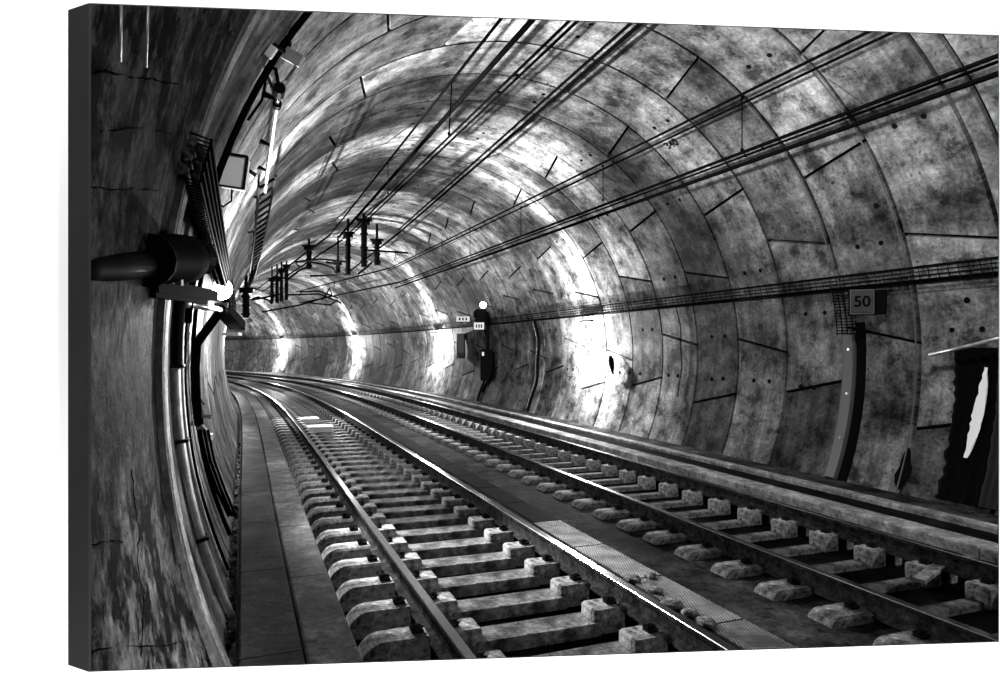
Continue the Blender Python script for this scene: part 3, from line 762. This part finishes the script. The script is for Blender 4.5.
# upper camera and mounting plate
e = empty('mounting_plate', P3(258, 45, 4.35), 'mottled pale mounting plate at the top of the left wall', 'plate')
R_ = Matrix.Rotation(.62, 3, 'Y')
m = MB(); m.box(P3(259, 45, 4.35), (.075, .03, .17), R_, .004); part(m, 'plate', M['block'], e)
m = MB(); m.box(P3(271, 52, 4.4), (.05, .03, .08), R_, .004); part(m, 'small_plate', M['white'], e)
m = MB(); m.bar(P3(262, 36, 4.38), P3(285, 52, 4.5), .02, .02); part(m, 'arm', M['black'], e)
e = empty('security_camera', P3(290, 50, 4.7), 'black camera head on a grey bracket at the top of the left wall', 'camera')
R2 = Matrix.Rotation(.5, 3, 'Y')
m = MB(); m.box(P3(284, 42, 4.7), (.085, .10, .075), R2, .02); part(m, 'body', M['black'], e)
m = MB(); m.box(P3(293, 57, 4.7), (.14, .04, .085), R2, .004); part(m, 'bracket', M['greybox'], e)
m = MB(); m.tube([P3(296, 66, 4.72), P3(286, 80, 4.8)], .012, 6); part(m, 'arm', M['galv'], e)
# conduit pole with horn-shaped clamps along the roof shoulder and cable ladder beyond
e = empty('horn_pole', pos(5.4, .30, 1.95), 'bright pole with black horn-shaped clamps along the upper left wall', 'pole')
m = MB(); m.tube([pos(s/10, .30, 1.95) for s in range(54, 92, 3)], .016, 10); part(m, 'pole', M['galv'], e, smooth=True)
m = MB(); m.tube([pos(5.36, .30, 1.95), pos(5.5, .30, 1.95)], .045, 10); part(m, 'collar', M['black'], e)
m = MB(); m.tube([pos(5.7, .30, 1.95), pos(5.78, .30, 1.95)], .035, 10); part(m, 'collar', M['black'], e)
for s in (5.62, 6.9, 7.9):
    m = MB(); c = pos(s, .29, 1.95); m.tube([c, c+(pos(s, .02, 2.04)-c)*1.0], [.012, .055], 8); part(m, 'horn', M['black'], e)
m = MB(); m.tube([pos(5.42, .3, 1.97), pos(5.3, .27, 2.06), pos(5.2, .15, 2.06), pos(5.25, .04, 1.9)], .014, 6); part(m, 'cable', M['cable'], e, smooth=True)
e = empty('cable_ladder', pos(8.6, .28, 1.95), 'black cable ladder with rungs receding along the upper left wall', 'cable ladder')
m = MB()
for o_, z_ in ((.22, 1.88), (.40, 2.02)): m.tube([pos(8.4+.8*i, o_, z_) for i in range(60)], .016, 6)
part(m, 'side_rail', M['black'], e)
for i in range(56):
    s = 8.5+i*.5; m = MB(); m.tube([pos(s, .22, 1.88), pos(s, .40, 2.02)], .018, 5); part(m, 'rung', M['black'], e)
    if i % 4 == 0: m = MB(); m.tube([pos(s, .22, 1.88), arc(s, ang(2.0, -1), 0)], .01, 5); part(m, 'hanger', M['black'], e)

# ------------------------------------------------------------------ overhead wires
def wire(a, b, r, lab, extra=None, name='overhead_wire', back=.25):
    a, b = Vector(a), Vector(b); a2 = a+(a-b)*back
    while a2.y < 1.7: a2 = a2+(b-a)*.02
    m = MB(); m.tube([a2, a, b]+(extra or []), r*1.5, 6)
    return tag(m.build(name, M['cable'], smooth=True), lab, 'wire')
def zz(p, z): return PZ(p[0], p[1], z)
wire(zz((500, 20), 2.9), zz((330, 235), 2.9), .011, 'leftmost of the overhead wires running up to the roof edge')
wire(zz((532, 20), 3.0), zz((338, 238), 3.0), .020, 'thick overhead wire between the leftmost wire and the twin wires')
wire(zz((564, 26), 2.8), zz((342, 240), 2.8), .010, 'left strand of the twin overhead wires with spacers')
wire(zz((570, 28), 2.8), zz((346, 240), 2.8), .010, 'right strand of the twin overhead wires with spacers')
ta, tb = zz((564, 26), 2.8), zz((342, 240), 2.8); ua, ub = zz((570, 28), 2.8), zz((346, 240), 2.8)
for f in (.09, .13):
    m = MB(); m.tube([ta+(tb-ta)*f, ua+(ub-ua)*f], .014, 6); tag(m.build('wire_spacer', M['black']), 'short black spacer bridging the twin overhead wires, '+('nearer' if f < .1 else 'farther')+' of two', 'spacer', 'spacers on the twin wires')
wire(zz((640, 24), 3.3), zz((400, 232), 3.3), .015, 'thickest dark feeder crossing the roof from the top edge')
wire(zz((630, 24), 3.32), zz((398, 230), 3.32), .012, 'dark feeder lying just left of the thickest feeder')
wire(zz((866, 33), 2.9), zz((390, 268), 2.9), .011, 'upper strand of the highest right-hand overhead wires')
wire(zz((891, 33), 2.85), zz((388, 271), 2.85), .010, 'lower strand of the highest right-hand overhead wires')
wire(zz((1000, 55), 2.3), zz((400, 282), 2.3), .013, 'upper strand of the middle right-hand overhead wires')
wire(zz((1000, 61), 2.28), zz((400, 284), 2.28), .009, 'lower strand of the middle right-hand overhead wires')
wire(zz((1000, 73), 2.2), zz((395, 288), 2.2), .016, 'lowest thick wire of the right-hand overhead set')
# droppers
def dropper(pt, z1, pt2, lab):
    p = zz(pt, z1); q = P3(pt2[0], pt2[1], p.y)
    m = MB(); m.tube([p, q], .007, 5); m.box(p, (.03, .03, .03)); m.box(q, (.03, .03, .03)); tag(m.build('dropper', M['cable']), lab, 'dropper wire', 'droppers between the wires')
DL = ['thin vertical dropper between the right-hand wires, rightmost of its row', 'thin vertical dropper between the right-hand wires, second from the right',
      'thin vertical dropper between the right-hand wires, third from the right', 'thin vertical dropper between the right-hand wires, fourth from the right',
      'thin vertical dropper between the right-hand wires, fifth and leftmost', 'longer dropper from the leftmost roof wire, the nearer of two', 'shorter dropper from the leftmost roof wire, the farther of two']
for i, (pt, z1, pt2) in enumerate((((742, 98), 2.88, (742, 150)), ((603, 166), 2.88, (603, 200)), ((521, 207), 2.88, (521, 234)), ((470, 230), 2.88, (470, 253)), ((442, 243), 2.88, (442, 263)), ((452, 81), 2.9, (449, 134)), ((388, 163), 2.9, (388, 193)))):
    dropper(pt, z1, pt2, DL[i])

# ------------------------------------------------------------------ catenary supports
def support(px, y0, y1, t, wpx, lab, arm=None):
    top = P3(px, y0, t); bot = P3(px, y1, t); r = wpx/2/F_PX*t
    e = empty('drop_support', top, lab, 'wire support')
    m = MB(); m.tube([top, bot], r, 12); m.tube([top+Vector((0, 0, -.0)), top+Vector((0, 0, -.10))], r*2.0, 12)
    for f in (.3, .6, .9): p = top+(bot-top)*f; m.tube([p, p+Vector((0, 0, .05))], r*1.35, 12)
    part(m, 'post', M['black'], e)
    # hanger up to the roof
    u = top.copy(); m = MB(); m.tube([top, top+Vector((0, 0, .9))], r*.5, 8); m.box(top+Vector((0, 0, .03)), (r*5, r*3, .05)); part(m, 'hanger', M['black'], e)
    if arm:
        m = MB(); m.tube([P3(a[0], a[1], t) for a in arm], .025*t/20+.008, 6); part(m, 'arm', M['black'], e)
support(364, 221, 267, 20.0, 6, 'tallest black drop post below the roof among the wires', [(364, 250), (380, 251), (408, 253)])
support(348, 234, 275, 20.5, 5, 'black drop post just left of the tallest one', [(348, 262), (320, 259), (295, 262), (300, 268)])
support(377, 241, 265, 21.5, 5, 'short black drop post just right of the tallest one', [(372, 262), (366, 268), (358, 274)])
support(309, 247, 269, 23.0, 5, 'short black drop post left of the three central ones', [(309, 262), (322, 264), (333, 268), (337, 275), (310, 276)])
support(338, 262, 273, 23.5, 4, 'tiny black drop post between the left and central ones', [(338, 264), (326, 262)])
support(272, 279, 303, 28, 3.2, 'first black post of the cluster of four in the distance')
support(277, 278, 303, 28.5, 3.2, 'second black post of the cluster of four in the distance')
support(281.5, 270, 301, 28, 3.2, 'third black post of the cluster of four in the distance', [(281, 294), (262, 298), (252, 300)])
support(286.5, 266, 300, 28.5, 3.4, 'fourth, rightmost black post of the distant cluster', [(287, 280), (300, 270), (312, 266)])
support(246, 290, 318, 18.0, 6.5, 'stout black post against the left wall beyond the lamp')
# roof cantilever frames between the supports
m = MB()
for pts in ([(285, 295), (320, 294), (334, 300), (341, 303)], [(300, 292), (318, 291), (338, 298)], [(262, 312), (300, 305), (320, 299), (332, 296)],
            [(250, 300), (258, 297), (268, 300), (272, 304)], [(332, 296), (330, 288), (322, 300)], [(310, 303), (330, 305), (338, 300)]):
    m.tube([P3(a, b, 27.0) for a, b in pts], .035, 6)
e = empty('cantilever_frame', P3(300, 295, 27), 'tangle of dark cantilever arms under the far roof', 'wire support'); part(m, 'arm', M['black'], e)
m = MB(); m.bar(zz((400, 282), 2.3), P3(320, 299, 32), .05, .05); part(m, 'cross_bar', M['black'], e)
wire(zz((400, 282), 2.3), P3(300, 303, 36), .02, 'far continuation of the right-hand wires into the bend', back=0)
wire(zz((390, 268), 2.9), P3(296, 292, 36), .018, 'far thin continuation of the upper right-hand wire', back=0)
wire(zz((342, 240), 2.8), P3(262, 292, 34), .018, 'far continuation of the twin wires into the bend', back=0)
wire(zz((330, 235), 2.9), P3(256, 290, 34), .016, 'far continuation of the leftmost wire into the bend', back=0)
wire(zz((400, 232), 3.3), P3(345, 275, 27), .02, 'far end of the thick feeder by the drop posts', back=0)

# ------------------------------------------------------------------ signal group on the right wall
t = 21.9
e = empty('signal_lamp', P3(484, 318, t), 'trackside signal with one white light above the tray on the right wall', 'signal')
m = MB(); m.tube([P3(483, 305, t), P3(483, 305, t-.25)], .10, 12); part(m, 'hood', M['galv'], e)
m = MB(); m.sphere(P3(483, 305, t-.26), .11, 12, 8); part(m, 'lens', M['dim'], e, smooth=True)
m = MB(); m.box(P3(481, 317, t), (.35, .25, .5), None, .03); m.bar(P3(476, 314, t), P3(490, 318, t+.5), .2, .2); part(m, 'body', M['black'], e)
m = MB(); m.box(P3(488, 332, t+.2), (.12, .12, 1.3)); part(m, 'post', M['black'], e)
for px, py, wd, hg, lab in ((463, 319, .42, .16, 'small pale plate left of the signal light on the right wall'), (479, 326, .32, .22, 'small white number plate under the signal on the right wall')):
    e = empty('number_plate', P3(px, py, t-.2), lab, 'sign'); m = MB(); m.box(P3(px, py, t-.2), (wd, .03, hg), None, .005); part(m, 'plate', M['white'], e)
    m = MB(); 
    for k in (-1, 0, 1): m.box(P3(px, py, t-.22)+Vector((k*wd*.25, 0, 0)), (wd*.12, .02, hg*.5))
    part(m, 'characters', M['black'], e)
e = empty('trackside_box', P3(487, 365, t), 'black trackside telephone box with hose on the right wall under the signal', 'box')
m = MB(); m.box(P3(487, 365, t+.1), (.42, .3, 1.0), None, .03); part(m, 'housing', M['black'], e)
m = MB(); m.tube([P3(493, 352, t), P3(494, 370, t-.1), P3(491, 380, t-.1), P3(485, 386, t), P3(483, 392, t+.1)], .05, 8); part(m, 'hose', M['cable'], e, smooth=True)
m = MB(); m.box(P3(483, 354, t-.1), (.06, .03, .12)); part(m, 'tag', M['white'], e)
e = empty('trackside_box', P3(460, 345, 24.5), 'dim dark box on the right wall beside the second lit patch', 'box')
m = MB(); m.box(P3(461, 346, 24.6), (.3, .2, .9), None, .03); part(m, 'housing', M['signgrey'], e)
# hook with hanging cloth in the bright patch
b = P3(611, 365, 14.85); e = empty('hanging_bag', b, 'small dark bag hanging on the brightly lit patch of the right wall', 'bag')
m = MB(); m.tube([P3(610, 356, 14.9), P3(611, 360, 14.85), P3(612, 367, 14.8), P3(613, 374, 14.85)], [.03, .07, .055, .02], 8); part(m, 'bag', M['rubber'], e, smooth=True)
m = MB(); m.tube([P3(610, 350, 15.05), P3(610, 357, 14.9)], .012, 6); part(m, 'strap', M['black'], e)
# stencilled chainage number on the lining
def stencil(s, a, txt, size, lab):
    p = arc(s, a, .006); t = (arc(s+.1, a)-arc(s, a)).normalized(); y = (arc(s, a+.02)-arc(s, a)).normalized(); x = -t; y = (y-x*y.dot(x)).normalized(); z = x.cross(y)
    e = empty('stencilled_number', p, lab, 'marking'); o = text_mesh(txt, size, .001, M['black'], 'numerals', e, (0, 0, 0))
    e.matrix_world = Matrix.Translation(p)@Matrix((x, y, z)).transposed().to_4x4(); o.rotation_euler = (0, 0, 0)
stencil(8.83, math.radians(52.5), "340", .19, "small black stencilled number 340 high on the right shoulder of the tunnel lining")
for (x0, y0, x1, y1, t0, t1) in ((121, 0, 120, 61, 1.44, 1.55), (148, 0, 146, 67, 1.66, 1.83)):
    m = MB(); m.tube([P3(x0, y0-0, t0), P3(x1, y1, t1)], .004, 6)
    tag(m.build('wall_pipe', M['galv'], smooth=True), f'thin pale vertical pipe stub high on the dark left wall, {"left" if x0 < 130 else "right"} one', 'pipe')
